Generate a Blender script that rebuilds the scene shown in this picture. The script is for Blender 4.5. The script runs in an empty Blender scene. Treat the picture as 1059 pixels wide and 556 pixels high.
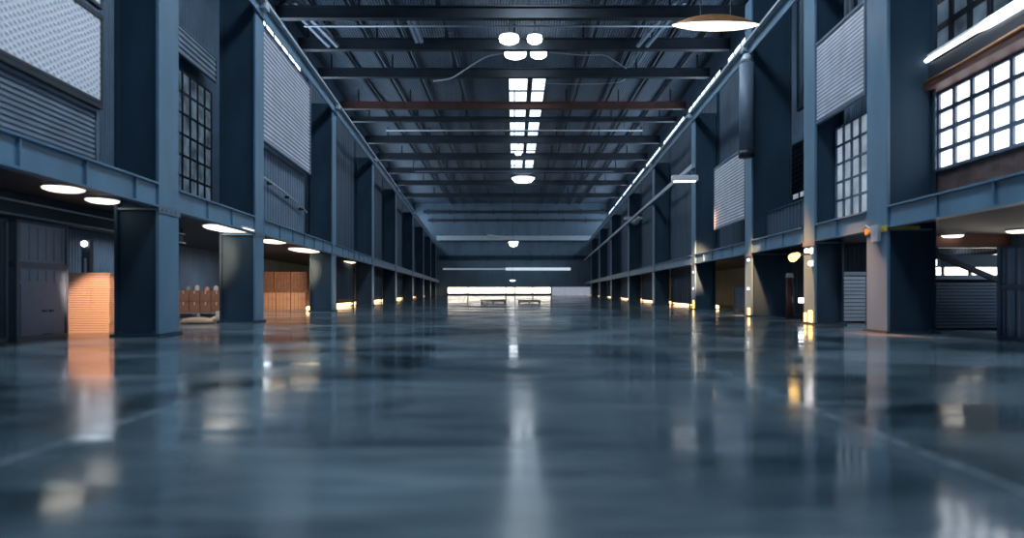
import bpy, bmesh, math, random
from mathutils import Vector, Matrix
random.seed(7)
S = bpy.context.scene
COL = S.collection
F = 620.0            # focal length in pixels
CX, CY = 532.0, 301.0
CAMH = 1.0
YB = 132.0           # end wall
ROOF = 20.4
X0 = {-1: 6.9, 1: 8.0}
K = {-1: -45.0/F, 1: 35.0/F}
ANG = {s: -math.atan(K[s]) for s in (-1, 1)}
MZ = {-1: (2.86, 3.40), 1: (2.50, 3.02)}      # mezzanine edge beam: underside, top
RAILZ = {-1: 10.4, 1: 10.75}
OUT = {-1: 5.8, 1: 5.4}                        # outer wall behind the row


# ------------------------------------------------------------------ materials
def mat(name, col, rough=.5, metal=0.0, var=.25, scale=3.0, stretch=(1, 1, 1), bump=0.0, emit=None, es=0.0, wave=None, spec=.5):
    m = bpy.data.materials.new(name); m.use_nodes = True
    nt = m.node_tree; N = nt.nodes; L = nt.links
    b = N['Principled BSDF']
    b.inputs['Roughness'].default_value = rough
    b.inputs['Metallic'].default_value = metal
    b.inputs['Specular IOR Level'].default_value = spec
    tc = N.new('ShaderNodeTexCoord'); mp = N.new('ShaderNodeMapping')
    mp.inputs['Scale'].default_value = stretch
    L.new(tc.outputs['Object'], mp.inputs['Vector'])
    nz = N.new('ShaderNodeTexNoise'); nz.inputs['Scale'].default_value = scale; nz.inputs['Detail'].default_value = 4
    L.new(mp.outputs['Vector'], nz.inputs['Vector'])
    r = N.new('ShaderNodeValToRGB')
    r.color_ramp.elements[0].position = .3; r.color_ramp.elements[1].position = .7
    r.color_ramp.elements[0].color = (*[c*(1-var) for c in col], 1)
    r.color_ramp.elements[1].color = (*[min(1, c*(1+var)) for c in col], 1)
    L.new(nz.outputs['Fac'], r.inputs['Fac'])
    L.new(r.outputs['Color'], b.inputs['Base Color'])
    hgt = nz.outputs['Fac']
    if wave:
        axis, ws, amt = wave
        w = N.new('ShaderNodeTexWave'); w.wave_type = 'BANDS'; w.bands_direction = axis
        w.inputs['Scale'].default_value = ws; w.inputs['Distortion'].default_value = 0
        L.new(tc.outputs['Object'], w.inputs['Vector']); hgt = w.outputs['Fac']; bump = amt
    if bump:
        bp = N.new('ShaderNodeBump'); bp.inputs['Strength'].default_value = bump; bp.inputs['Distance'].default_value = .06
        L.new(hgt, bp.inputs['Height']); L.new(bp.outputs['Normal'], b.inputs['Normal'])
    if emit:
        b.inputs['Emission Color'].default_value = (*emit, 1); b.inputs['Emission Strength'].default_value = es
    return m


M = {}
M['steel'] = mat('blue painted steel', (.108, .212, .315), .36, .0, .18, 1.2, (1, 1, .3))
M['steel_web'] = mat('blue steel with painted shade', (.024, .052, .085), .6, .0, .2, 1.2, (1, 1, .3), spec=.2)  # flange steel in a darker copy, the webs' shade painted into the colour
M['rail'] = mat('galvanised rail', (.55, .62, .68), .4, .5, .1, 5)
M['truss'] = mat('dark roof steel', (.030, .042, .058), .5, .2, .2, 1)
M['truss_red'] = mat('red oxide roof steel', (.105, .045, .035), .55, .1, .2, 1)
M['roof'] = mat('roof sheeting', (.125, .18, .25), .45, .3, .25, .5, (1, .2, 1), wave=('X', 1.6, .8))
M['wall'] = mat('navy wall cladding', (.10, .16, .24), .55, .0, .2, .8, wave=('Y', 2.2, .5))
M['endwall'] = mat('end wall cladding', (.14, .215, .29), .55, .0, .16, .5, (1, 1, .3), wave=('X', 1.1, .7))
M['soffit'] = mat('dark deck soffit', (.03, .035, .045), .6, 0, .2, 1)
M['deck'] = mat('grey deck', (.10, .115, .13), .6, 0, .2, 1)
M['slat'] = mat('lilac grey slats', (.74, .75, .86), .45, .1, .12, 2)
M['slat_dim'] = mat('slate blue slats', (.20, .25, .33), .5, .1, .15, 2)
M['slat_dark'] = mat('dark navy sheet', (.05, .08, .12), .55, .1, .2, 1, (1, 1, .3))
M['frame'] = mat('black frame steel', (.02, .025, .035), .5, .2, .2, 2)
M['bluegrey'] = mat('blue grey sheet steel', (.13, .18, .25), .5, .1, .12, 1.5)
M['box_blue'] = mat('dull blue container steel', (.24, .33, .46), .5, .1, .1, 1.5)
M['paleblue'] = mat('pale blue sheet steel', (.30, .37, .46), .5, .1, .12, 1.5)
M['wood'] = mat('amber board', (.74, .47, .31), .6, 0, .15, 3, (.3, 1, 4))
M['wood_dk'] = mat('brown board', (.24, .13, .09), .6, 0, .25, 3, (.3, 1, 4))
M['carton'] = mat('brown carton', (.30, .17, .12), .7, 0, .2, 4)
M['parapet'] = mat('rusty brown board', (.13, .085, .08), .6, 0, .35, 2, (1, 1, 2))
M['copper'] = mat('copper lamp shade', (.42, .20, .09), .4, .6, .2, 4)
M['yellow'] = mat('yellow tape', (.65, .47, .06), .5, 0, .15, 6)
M['white'] = mat('white paint', (.72, .74, .76), .5, 0, .06, 4)
M['red_brown'] = mat('rust red steel', (.12, .045, .035), .55, .1, .2, 2)


def emat(name, col, es, grid=0):
    m = bpy.data.materials.new(name); m.use_nodes = True
    nt = m.node_tree; N = nt.nodes; L = nt.links
    for n in list(N):
        N.remove(n)
    o = N.new('ShaderNodeOutputMaterial'); e = N.new('ShaderNodeEmission')
    tc = N.new('ShaderNodeTexCoord'); nz = N.new('ShaderNodeTexNoise'); nz.inputs['Scale'].default_value = 1.3
    L.new(tc.outputs['Object'], nz.inputs['Vector'])
    r = N.new('ShaderNodeValToRGB')
    r.color_ramp.elements[0].position = .3; r.color_ramp.elements[1].position = .7
    d = .9 if not grid else 1-grid
    r.color_ramp.elements[0].color = (*[c*d for c in col], 1); r.color_ramp.elements[1].color = (*col, 1)
    L.new(nz.outputs['Fac'], r.inputs['Fac']); L.new(r.outputs['Color'], e.inputs['Color'])
    e.inputs['Strength'].default_value = es
    L.new(e.outputs[0], o.inputs['Surface'])
    return m


SKY_E = 2.4
M['skylight'] = emat('daylight through roof glazing', (.72, .87, 1.0), SKY_E)
M['skylight_boosted'] = emat('boosted daylight through roof glazing', (.72, .87, 1.0), 17.0)  # strength raised to fill the near aisle faces
M['win_bright'] = emat('daylight through grid window', (.86, .92, 1.0), 3.2)
M['win_blue'] = emat('blue daylight through dusty panes', (.24, .37, .52), .42, .75)
M['win_pale'] = emat('pale light through panes', (.5, .62, .76), .75, .5)
M['fill_win_high'] = emat('fill light from added high windows', (.62, .80, 1.0), 4.5)  # added windows, there to fill the roof and flanges
M['win_end'] = emat('warm daylight through end window', (1.0, .90, .76), 4.0)
M['lamp_warm'] = emat('warm lamp diffuser', (1.0, .80, .55), 2.6)
M['lamp_white'] = emat('white lamp diffuser', (1.0, .93, .80), 2.6)
M['lamp_cool'] = emat('cool lamp', (.85, .93, 1.0), 6.0)
M['glow'] = emat('amber tube', (1.0, .62, .30), 4.5)
M['gold'] = emat('gold tube', (1.0, .60, .16), 5.0)
M['led'] = emat('small white lamp', (.95, .97, 1.0), 5.0)


# floor
def floor_mat():
    m = bpy.data.materials.new('polished wet concrete'); m.use_nodes = True
    nt = m.node_tree; N = nt.nodes; L = nt.links; b = N['Principled BSDF']
    tc = N.new('ShaderNodeTexCoord')

    def noise(scale, st, det=4, dist=0.0):
        mp = N.new('ShaderNodeMapping'); mp.inputs['Scale'].default_value = st
        L.new(tc.outputs['Object'], mp.inputs['Vector'])
        n = N.new('ShaderNodeTexNoise'); n.inputs['Scale'].default_value = scale; n.inputs['Detail'].default_value = det
        n.inputs['Distortion'].default_value = dist
        L.new(mp.outputs['Vector'], n.inputs['Vector']); return n.outputs['Fac']

    def math_(op, a, bb=None, c=None):
        n = N.new('ShaderNodeMath'); n.operation = op
        for i, v in enumerate((a, bb, c)):
            if v is None: continue
            if isinstance(v, (int, float)): n.inputs[i].default_value = v
            else: L.new(v, n.inputs[i])
        return n.outputs[0]

    def ramp(f, p0, c0, p1, c1):
        r = N.new('ShaderNodeValToRGB'); r.color_ramp.elements[0].position = p0; r.color_ramp.elements[1].position = p1
        r.color_ramp.elements[0].color = (*c0, 1); r.color_ramp.elements[1].color = (*c1, 1)
        L.new(f, r.inputs['Fac']); return r.outputs['Color']
    big = noise(.42, (.5, .85, 1), 5, 1.2)
    fine = noise(2.6, (.3, 1.9, 1), 5, .3)
    mix = math_('ADD', math_('MULTIPLY', big, .75), math_('MULTIPLY', fine, .25))
    base = ramp(mix, .39, (.013, .027, .037), .63, (.155, .225, .27))
    # painted bay lines, worn through in places
    sx = N.new('ShaderNodeSeparateXYZ'); L.new(tc.outputs['Object'], sx.inputs[0])
    X, Y = sx.outputs['X'], sx.outputs['Y']

    def line(coord, pos, half, soft=.012):
        d = math_('ABSOLUTE', math_('SUBTRACT', coord, pos))
        mr = N.new('ShaderNodeMapRange'); mr.inputs['From Min'].default_value = half; mr.inputs['From Max'].default_value = half+soft
        mr.inputs['To Min'].default_value = 1; mr.inputs['To Max'].default_value = 0
        L.new(d, mr.inputs['Value']); return mr.outputs[0]
    ln = math_('MAXIMUM', line(X, 2.55, .022), line(X, -3.0, .022))
    ln = math_('MAXIMUM', ln, math_('MULTIPLY', line(Y, 7.2, .015), math_('LESS_THAN', X, -2.0)))
    ln = math_('MAXIMUM', ln, math_('MULTIPLY', line(Y, 5.4, .015), math_('GREATER_THAN', X, 2.4)))
    wear = math_('MULTIPLY', ln, math_('MULTIPLY', fine, .5))
    mx = N.new('ShaderNodeMix'); mx.data_type = 'RGBA'
    L.new(wear, mx.inputs['Factor']); L.new(base, mx.inputs[6]); mx.inputs[7].default_value = (.42, .50, .55, 1)
    L.new(mx.outputs[2], b.inputs['Base Color'])
    # damp patches
    rg = ramp(noise(.5, (.5, 1.1, 1), 3, .5), .38, (.06,)*3, .64, (.22,)*3)
    L.new(rg, b.inputs['Roughness'])
    b.inputs['Specular IOR Level'].default_value = .62
    # slow ripple across, plus trowel texture
    rip = noise(1.2, (.2, 1.3, 1), 2, .4)
    rip2 = noise(6, (.25, 1.6, 1), 2)
    h = math_('ADD', math_('MULTIPLY', rip, 1.0), math_('MULTIPLY', rip2, .12))
    bp = N.new('ShaderNodeBump'); bp.inputs['Strength'].default_value = .07; bp.inputs['Distance'].default_value = .10
    L.new(h, bp.inputs['Height']); L.new(bp.outputs['Normal'], b.inputs['Normal'])
    return m


M['floor'] = floor_mat()


# diamond sheet: light woven mesh pattern of its own
def diamond_mat():
    m = mat('woven pale sheet', (.56, .57, .66), .5, .0, .1, 2)
    nt = m.node_tree; N = nt.nodes; L = nt.links; b = N['Principled BSDF']
    tc = N.new('ShaderNodeTexCoord')
    outs = []
    for a in (.6, -.6):
        mp = N.new('ShaderNodeMapping'); mp.inputs['Rotation'].default_value = (a, 0, 0)
        L.new(tc.outputs['Object'], mp.inputs['Vector'])
        w = N.new('ShaderNodeTexWave'); w.bands_direction = 'Z'; w.inputs['Scale'].default_value = 3.0; w.inputs['Distortion'].default_value = 1.5
        w.inputs['Detail'].default_value = 1
        L.new(mp.outputs['Vector'], w.inputs['Vector']); outs.append(w.outputs['Fac'])
    mul = N.new('ShaderNodeMath'); mul.operation = 'MULTIPLY'; L.new(outs[0], mul.inputs[0]); L.new(outs[1], mul.inputs[1])
    r = N.new('ShaderNodeValToRGB'); r.color_ramp.elements[0].color = (.86, .87, .94, 1); r.color_ramp.elements[1].color = (.50, .53, .64, 1)
    r.color_ramp.elements[0].position = .15; r.color_ramp.elements[1].position = .8
    L.new(mul.outputs[0], r.inputs['Fac']); L.new(r.outputs['Color'], b.inputs['Base Color'])
    bp = N.new('ShaderNodeBump'); bp.inputs['Strength'].default_value = .4; bp.inputs['Distance'].default_value = .04
    L.new(mul.outputs[0], bp.inputs['Height']); L.new(bp.outputs['Normal'], b.inputs['Normal'])
    return m


M['diamond'] = diamond_mat()


# ------------------------------------------------------------------ mesh builder
class MB:
    def __init__(s): s.bm = bmesh.new()

    def box(s, x0, x1, y0, y1, z0, z1):
        r = bmesh.ops.create_cube(s.bm, size=1)
        mt = Matrix.Translation(((x0+x1)/2, (y0+y1)/2, (z0+z1)/2)) @ Matrix.Diagonal((abs(x1-x0), abs(y1-y0), abs(z1-z0), 1))
        bmesh.ops.transform(s.bm, matrix=mt, verts=r['verts']); return s

    def bar(s, p0, p1, w, h):
        p0, p1 = Vector(p0), Vector(p1); d = p1-p0
        r = bmesh.ops.create_cube(s.bm, size=1)
        q = d.to_track_quat('Y', 'Z').to_matrix().to_4x4()
        mt = Matrix.Translation((p0+p1)/2) @ q @ Matrix.Diagonal((w, d.length, h, 1))
        bmesh.ops.transform(s.bm, matrix=mt, verts=r['verts']); return s

    def tube(s, pts, rad, seg=10):
        pts = [Vector(p) for p in pts]; rings = []
        for i, p in enumerate(pts):
            d = (pts[min(i+1, len(pts)-1)]-pts[max(i-1, 0)]).normalized()
            q = d.to_track_quat('Z', 'Y')
            rr = rad[i] if isinstance(rad, (list, tuple)) else rad
            rings.append([s.bm.verts.new(p+q @ Vector((rr*math.cos(2*math.pi*k/seg), rr*math.sin(2*math.pi*k/seg), 0))) for k in range(seg)])
        for a, b in zip(rings, rings[1:]):
            for k in range(seg):
                s.bm.faces.new((a[k], a[(k+1) % seg], b[(k+1) % seg], b[k]))
        s.bm.faces.new(rings[0][::-1]); s.bm.faces.new(rings[-1]); return s

    def lathe(s, prof, c=(0, 0, 0), sx=1, sy=1, seg=32):
        rings = []
        for r, z in prof:
            rings.append([s.bm.verts.new((c[0]+sx*r*math.cos(2*math.pi*k/seg), c[1]+sy*r*math.sin(2*math.pi*k/seg), c[2]+z)) for k in range(seg)])
        for a, b in zip(rings, rings[1:]):
            for k in range(seg):
                s.bm.faces.new((a[k], a[(k+1) % seg], b[(k+1) % seg], b[k]))
        s.bm.faces.new(rings[0][::-1]); s.bm.faces.new(rings[-1]); return s

    def corr(s, x, y0, y1, z0, z1, amp=.03, pitch=.2, t=.012):
        """trapezoid-ribbed sheet standing in the y-z plane at x"""
        ys = []; y = y0; ph = 0
        while y < y1-1e-6:
            ys.append((y, amp if (ph // 2) % 2 == 0 else -amp)); y += pitch*(.32 if ph % 2 == 0 else .18); ph += 1
        ys.append((y1, ys[-1][1]))
        vs = [[s.bm.verts.new((x+o+e, y, z)) for z in (z0, z1)] for e in (0, t) for (y, o) in ys]
        n = len(ys)
        for base in (0, n):
            for i in range(n-1):
                f = (vs[base+i][0], vs[base+i+1][0], vs[base+i+1][1], vs[base+i][1])
                s.bm.faces.new(f if base else f[::-1])
        for i in range(n-1):
            s.bm.faces.new((vs[i][1], vs[i+1][1], vs[n+i+1][1], vs[n+i][1])); s.bm.faces.new((vs[i+1][0], vs[i][0], vs[n+i][0], vs[n+i+1][0]))
        for i in (0, n-1):
            s.bm.faces.new((vs[i][0], vs[i][1], vs[n+i][1], vs[n+i][0]))
        return s

    def build(s, name, m, parent=None, bevel=0.0, smooth=False):
        bmesh.ops.recalc_face_normals(s.bm, faces=s.bm.faces)
        if bevel:
            bmesh.ops.bevel(s.bm, geom=list(s.bm.edges), offset=bevel, segments=2, affect='EDGES')
        me = bpy.data.meshes.new(name); s.bm.to_mesh(me); s.bm.free()
        me.materials.append(m)
        if smooth:
            me.polygons.foreach_set('use_smooth', [True]*len(me.polygons))
        o = bpy.data.objects.new(name, me); COL.objects.link(o)
        if parent: o.parent = parent
        return o


def tag(o, label, cat, group=None, kind='thing'):
    o['label'] = label; o['category'] = cat; o['kind'] = kind
    if group: o['group'] = group
    return o


def struct(o):
    o['kind'] = 'structure'; return o


def thing(name, label, cat, loc=(0, 0, 0), rz=0.0, group=None):
    o = bpy.data.objects.new(name, None); COL.objects.link(o)
    o.location = loc; o.rotation_euler = (0, 0, rz); o.empty_display_size = .2
    return tag(o, label, cat, group)


def P(s, Y, off=0.0, z=0.0):
    return Vector((s*(X0[s]+off)+K[s]*Y, Y, z))


def rowthing(name, label, cat, s, Y, off=0.0, z=0.0, group=None):
    return thing(name, label, cat, P(s, Y, off, z), ANG[s], group)


def at(px, py, Y):
    return Vector(((px-CX)*Y/F, Y, CAMH+(CY-py)*Y/F))


# ------------------------------------------------------------------ setting
struct(MB().box(-40, 40, -8, YB+1, -.2, 0).build('floor', M['floor']))
YR0 = -8
g = MB()
SKX = [(-.55, 1.25), (1.62, 2.92)]
edges = [-36, SKX[0][0], SKX[0][1], SKX[1][0], SKX[1][1], 36]
for i in (0, 2, 4):
    g.box(edges[i], edges[i+1], YR0, YB+1, ROOF, ROOF+.15)
struct(g.build('ceiling', M['roof']))
# end wall with the strip window opening (x -14.9..8.1, z .12..1.85)
WX0, WX1, WZ0, WZ1 = -14.9, 8.1, .14, 1.9
g = MB()
g.box(-36, WX0, YB, YB+.3, 0, ROOF); g.box(WX1, 36, YB, YB+.3, 0, ROOF)
g.box(WX0, WX1, YB, YB+.3, WZ1, ROOF); g.box(WX0, WX1, YB, YB+.3, 0, WZ0)
struct(g.build('wall_end', M['endwall']))
for s, nm in ((-1, 'wall_left'), (1, 'wall_right')):
    o = MB().box(0, s*.3, 0, (YB-YR0)/math.cos(ANG[s])+.5, 0, ROOF).build(nm, M['wall'])
    o.location = P(s, YR0, OUT[s]); o.rotation_euler = (0, 0, ANG[s]); struct(o)
# upper decks behind the edge beams
for s, nm in ((-1, 'floor_upper_left'), (1, 'floor_upper_right')):
    z0 = MZ[s][0]+.12
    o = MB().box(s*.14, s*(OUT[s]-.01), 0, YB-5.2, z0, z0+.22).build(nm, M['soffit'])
    o.location = P(s, 5, 0); o.rotation_euler = (0, 0, ANG[s]); struct(o)

# end window
g = MB()
for x in (WX0, WX0+4.55, -2.0, .0, 3.9, WX1-.14):
    g.box(x, x+.22, YB-.05, YB+.1, WZ0, WZ1)
g.box(WX0, WX1, YB-.12, YB+.1, WZ0-.02, WZ0+.42); g.box(WX0, WX1, YB-.05, YB+.1, WZ1-.06, WZ1+.06)
w = struct(g.build('window_1', M['frame']))
MB().box(WX0, WX1, YB+.1, YB+.14, WZ0, WZ1).build('glass_pane', M['win_end'], w)
# roof glazing: a run boosted for fill overhead, a dimmed run farther in, blanked bays between
n = 2
for x0, x1 in SKX:
    for ya, yb, mk in ((-6, 36.5, 'skylight_boosted'), (53.2, 97.5, 'skylight')):
        g = MB(); p = MB(); y = ya; k = max(1, round((yb-ya)/4.9)); st = (yb-ya)/k
        for j in range(k+1):
            g.box(x0, x1, y-.1, y+.1, ROOF-.05, ROOF+.16); y += st
        g.box(x0-.06, x0+.05, ya, yb, ROOF-.06, ROOF+.16); g.box(x1-.05, x1+.06, ya, yb, ROOF-.06, ROOF+.16)
        w = struct(g.build('window_%d' % n, M['truss'])); n += 1
        p.box(x0, x1, ya, yb, ROOF+.06, ROOF+.10); p.build('glass_pane', M[mk], w)
    for ya, yb in ((YR0, -6), (36.5, 53.2), (97.5, YB+1)):
        struct(MB().box(x0, x1, ya, yb, ROOF, ROOF+.15).build('trim_%d' % n, M['roof'])); n += 1


def grid_window(s, Y, off, z0, z1, ln, cols, rows, m, bar=.06, fm='frame', depth=.12):
    """a grid window lying in a plane parallel to the row"""
    global n
    g = MB()
    for i in range(cols+1):
        y = ln*i/cols; g.box(0, s*depth, y-bar/2, y+bar/2, z0, z1)
    for j in range(rows+1):
        z = z0+(z1-z0)*j/rows; g.box(0, s*depth*.8, 0, ln, z-bar/2, z+bar/2)
    o = struct(g.build('window_%d' % n, M[fm])); n += 1
    o.location = P(s, Y, off); o.rotation_euler = (0, 0, ANG[s])
    MB().box(s*depth*.45, s*depth*.6, 0, ln, z0, z1).build('glass_pane', m, o)
    return o


# left outer wall lattice window, right near grid window + its parapet, lattice above
grid_window(-1, 22.5, OUT[-1]-.14, 5.1, 10.6, 6.6, 9, 6, M['win_blue'], .10)
grid_window(1, 9.2, 1.3, 3.88, 5.72, 5.7, 10, 4, M['win_bright'], .10, 'bluegrey')
grid_window(1, 9.2, 1.5, 6.75, 9.4, 5.6, 9, 4, M['win_blue'], .13)
grid_window(1, 15.25, .62, 3.15, 5.85, 2.75, 6, 5, M['win_pale'], .06, 'bluegrey')
grid_window(1, 29.0, OUT[1]-.14, 5.9, 7.9, 5.5, 6, 1, M['win_pale'], .10)
# high strip windows added for fill along both outer walls, mostly hidden by the rows
for s in (-1, 1):
    yy = 33.8
    while yy < 122:
        grid_window(s, yy, OUT[s]-.14, 14.3, 18.2, 10.6, 7, 3, M['fill_win_high'], .1)
        yy += 12.4
# low windows on the right outer wall seen under the deck
grid_window(1, 15.0, OUT[1]-.14, 1.25, 2.15, 6.5, 5, 1, M['win_end'], .1)

# ------------------------------------------------------------------ columns
ORD = ['first', 'second', 'third', 'fourth', 'fifth', 'sixth', 'seventh', 'eighth', 'ninth', 'tenth', 'eleventh']
ROWN = {-1: 'row by the amber boards', 1: 'row by the grid window'}
LY = [13.25, 19.2, 29.9, 42.0, 55.0, 71.0, 87.0, 103.0, 118.0]
RY = [14.15, 18.0, 23.6, 32.7, 45.3, 59.5, 76.0, 93.0, 111.0]
CLAB = {(-1, 0): 'massive blue steel column with bright face, beside the amber board stack',
        (-1, 1): 'blue steel column at the front edge of the tall lilac slatted screen',
        (-1, 2): 'blue steel column just behind the tall lilac slatted screen',
        (1, 0): 'massive navy steel column with yellow tape around it, beside the bright grid window',
        (1, 1): 'navy steel column with two small white lamps and a spotlight, by the pale roller shutter',
        (1, 2): 'navy steel column carrying a hanging blue duct pipe near its top',
        (1, 3): 'slim lit navy column between the small slatted screen and the aisle cameras'}


def make_column(s, i, Y):
    near = i < 3
    fl = .92 if i == 0 else .78
    dep = 1.12
    if s == 1 and i == 2: dep = 1.55
    if s == -1 and i == 0: dep = .95
    if s == 1 and i == 1: dep = .86
    H = RAILZ[s]-.02
    if s == 1 and i in (0, 1, 2): H = 12.6
    if s == -1 and i < 2: H = 12.6
    lab = CLAB.get((s, i)) or '%s blue steel column along the %s' % (ORD[i], ROWN[s])
    if (s, i) == (1, 3):
        lab = 'slim navy column with a lit face, fourth along the row by the grid window'
    t = rowthing('steel_column', lab, 'column', s, Y, 0, 0, 'steel columns along the aisle')
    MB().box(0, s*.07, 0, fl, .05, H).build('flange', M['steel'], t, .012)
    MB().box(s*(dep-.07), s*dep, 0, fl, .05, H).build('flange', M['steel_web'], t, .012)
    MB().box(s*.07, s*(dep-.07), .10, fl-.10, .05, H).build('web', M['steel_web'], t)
    g = MB().box(-s*.06, s*(dep+.06), -.06, fl+.06, 0, .05)
    if near:
        for a in (.12, dep-.12):
            for b in (.02, fl-.02):
                g.lathe([(.035, 0), (.035, .05), (.02, .06)], (s*a, b, .05), seg=8)
    g.build('base_plate', M['steel_web'], t)
    # splice plate where the edge beam meets the column
    zt = MZ[s][0]
    g = MB().box(-s*.02, s*.02, -.03, fl+.03, zt-.12, zt+.05)
    if near:
        for b in (.12, .32, .52, .72):
            g.box(-s*.035, 0, b-.02, b+.02, zt-.07, zt-.03)
    g.build('splice_plate', M['bluegrey'], t)
    if near and s*i >= -1:
        MB().box(s*.07, s*(dep-.07), .02, .10, zt-.06, zt-.02).build('stiffener', M['steel'], t)
        MB().box(s*.07, s*(dep-.07), .02, .10, zt+.5, zt+.54).build('stiffener', M['steel'], t)
    return t


cols = {}
for s, ys in ((-1, LY), (1, RY)):
    for i, Y in enumerate(ys):
        cols[(s, i)] = make_column(s, i, Y)

# edge beams, one per bay
EB_L = ['mezzanine edge beam above the grey container and amber boards', 'mezzanine edge beam above the small carton stack',
        'mezzanine edge beam below the tall lilac slatted screen']
EB_R = ['mezzanine edge beam below the bright grid window', 'mezzanine edge beam below the pale lattice window',
        'mezzanine edge beam above the brown standpipe', 'mezzanine edge beam below the small slatted screen']
for s, ys, labs in ((-1, LY, EB_L), (1, RY, EB_R)):
    z0, z1 = MZ[s]
    pts = [6.0]+ys
    for i in range(len(pts)):
        ya = pts[i]+(.95 if i else 0); yb = (pts[i+1] if i+1 < len(pts) else YB)-.02
        ln = (yb-ya)/math.cos(ANG[s])
        lab = labs[i] if i < len(labs) else 'mezzanine edge beam beyond the %s column of the %s' % (ORD[i-1], ROWN[s])
        t = rowthing('edge_beam', 'blue steel '+lab, 'beam', s, ya, 0, 0, 'mezzanine edge beams')
        MB().box(s*.05, s*.10, 0, ln, z0+.04, z1-.04).build('web', M['steel'], t)
        MB().box(-s*.02, s*.20, 0, ln, z1-.04, z1).build('top_flange', M['steel'], t)
        MB().box(-s*.02, s*.20, 0, ln, z0, z0+.04).build('bottom_flange', M['steel'], t)
        if i < 4:
            k = 1
            while k*1.6 < ln-.3:
                MB().box(s*.0, s*.05, k*1.6-.015, k*1.6+.015, z0+.04, z1-.04).build('stiffener', M['steel'], t); k += 1

# top rails (one continuous run per side)
RL = {-1: 'long pale steel rail along the column tops above the tall lilac screen',
      1: 'long pale steel rail along the column tops below the copper pendant lamp'}
for s in (-1, 1):
    z = RAILZ[s]
    ya = 15.0 if s == -1 else 15.0
    ln = (YB-.5-ya)/math.cos(ANG[s])
    t = rowthing('crane_rail', RL[s], 'rail', s, ya, 0, 0)
    MB().box(-s*.24, -s*.02, 0, ln, z, z+.10).build('rail_head', M['rail'], t)
    MB().box(-s*.07, -s*.02, 0, ln, z-.42, z).build('rail_web', M['steel'], t)
    for i, Y in enumerate(LY if s == -1 else RY):
        if Y > ya:
            y = (Y-ya)/math.cos(ANG[s])+.3
            MB().box(-s*.26, s*.0, y-.1, y+.25, z-.22, z).build('bracket', M['rail'], t)
# lower handrail-like rail on the right, from the fourth column on
t = rowthing('guide_rail', 'thin pale guide rail fixed lower on columns behind the small slatted screen', 'rail', 1, 32.6)
ln = (YB-1-32.6)/math.cos(ANG[1])
MB().box(-.18, -.02, 0, ln, 7.7, 7.95).build('rail_head', M['rail'], t)
for Y in RY[3:]:
    y = (Y-32.6)/math.cos(ANG[1])+.3
    MB().box(-.1, .0, y-.08, y+.08, 7.45, 7.7).build('bracket', M['steel'], t)

# ------------------------------------------------------------------ screens between columns


def slat_screen(name, label, s, Y, ln, off, z0, z1, pitch, m, frame=.07, cat='screen', group=None):
    t = rowthing(name, label, cat, s, Y, off, z0, group)
    h = z1-z0
    g = MB(); k = int(h/pitch)
    for i in range(k):
        z = (i+.5)*h/k
        g.bar((s*.03, frame, z), (s*.03, ln-frame, z), .02, pitch*.62)
    g.build('slats', m, t)
    MB().box(s*.07, s*.085, frame, ln-frame, frame, h-frame).build('backing_sheet', M['bluegrey'], t)
    g = MB()
    g.box(-s*.01, s*.11, 0, frame, 0, h); g.box(-s*.01, s*.11, ln-frame, ln, 0, h)
    g.box(-s*.01, s*.11, frame, ln-frame, 0, frame); g.box(-s*.01, s*.11, frame, ln-frame, h-frame, h)
    g.build('frame', M['bluegrey'], t)
    return t


def sheet_panel(name, label, s, Y, ln, off, z0, z1, m, cat='panel', group=None, fm='frame', pitch=.3):
    t = rowthing(name, label, cat, s, Y, off, z0, group)
    h = z1-z0
    MB().corr(s*.03, .06, ln-.06, .05, h-.05, .025, pitch).build('sheet', m, t)
    g = MB()
    g.box(-s*.02, s*.10, 0, .06, 0, h); g.box(-s*.02, s*.10, ln-.06, ln, 0, h)
    g.box(-s*.02, s*.10, .06, ln-.06, 0, .06); g.box(-s*.02, s*.10, .06, ln-.06, h-.06, h)
    g.build('frame', M[fm], t)
    return t


# left: pale woven screens in front of the first column
t = rowthing('woven_screen', 'pale lilac woven screen beside the massive column, above a dull slatted screen', 'screen', -1, 7.2, .45, 4.72, 'pale woven screens')
MB().box(-.02, -.05, 0, 4.8, .07, 1.68).build('sheet', M['diamond'], t)
g = MB(); g.box(.0, -.10, 0, 4.8, 0, .07); g.box(.0, -.10, 0, 4.8, 1.68, 1.78); g.box(.0, -.10, 4.74, 4.8, .07, 1.68); g.box(0, -.1, 0, .06, .07, 1.68)
g.box(-.05, -.09, 0.06, 4.74, .86, .90)
g.build('frame', M['frame'], t)
t = rowthing('woven_screen', 'pale woven screen sliver at the very top above the larger woven screen', 'screen', -1, 7.2, .45, 6.62, 'pale woven screens')
MB().box(-.02, -.05, 0, 4.8, .07, 2.0).build('sheet', M['diamond'], t)
g = MB(); g.box(.0, -.10, 0, 4.8, 0, .07); g.box(.0, -.10, 0, 4.8, 2.0, 2.07); g.box(.0, -.10, 4.74, 4.8, .07, 2.0)
g.build('frame', M['frame'], t)
slat_screen('slatted_screen', 'dull slate blue slatted screen below the large woven screen', -1, 7.2, 4.8, .55, 3.42, 4.62, .10, M['slat_dim'], cat='panel')
# dark beam between them
tag(MB().box(0, -.3, 0, 4.8, 0, .09).build('ledge_bar', M['frame']), 'black ledge bar between the woven screen and the dull slatted screen', 'bar')
o = bpy.data.objects['ledge_bar']; o.location = P(-1, 7.2, .45, 4.62); o.rotation_euler = (0, 0, ANG[-1])

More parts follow.
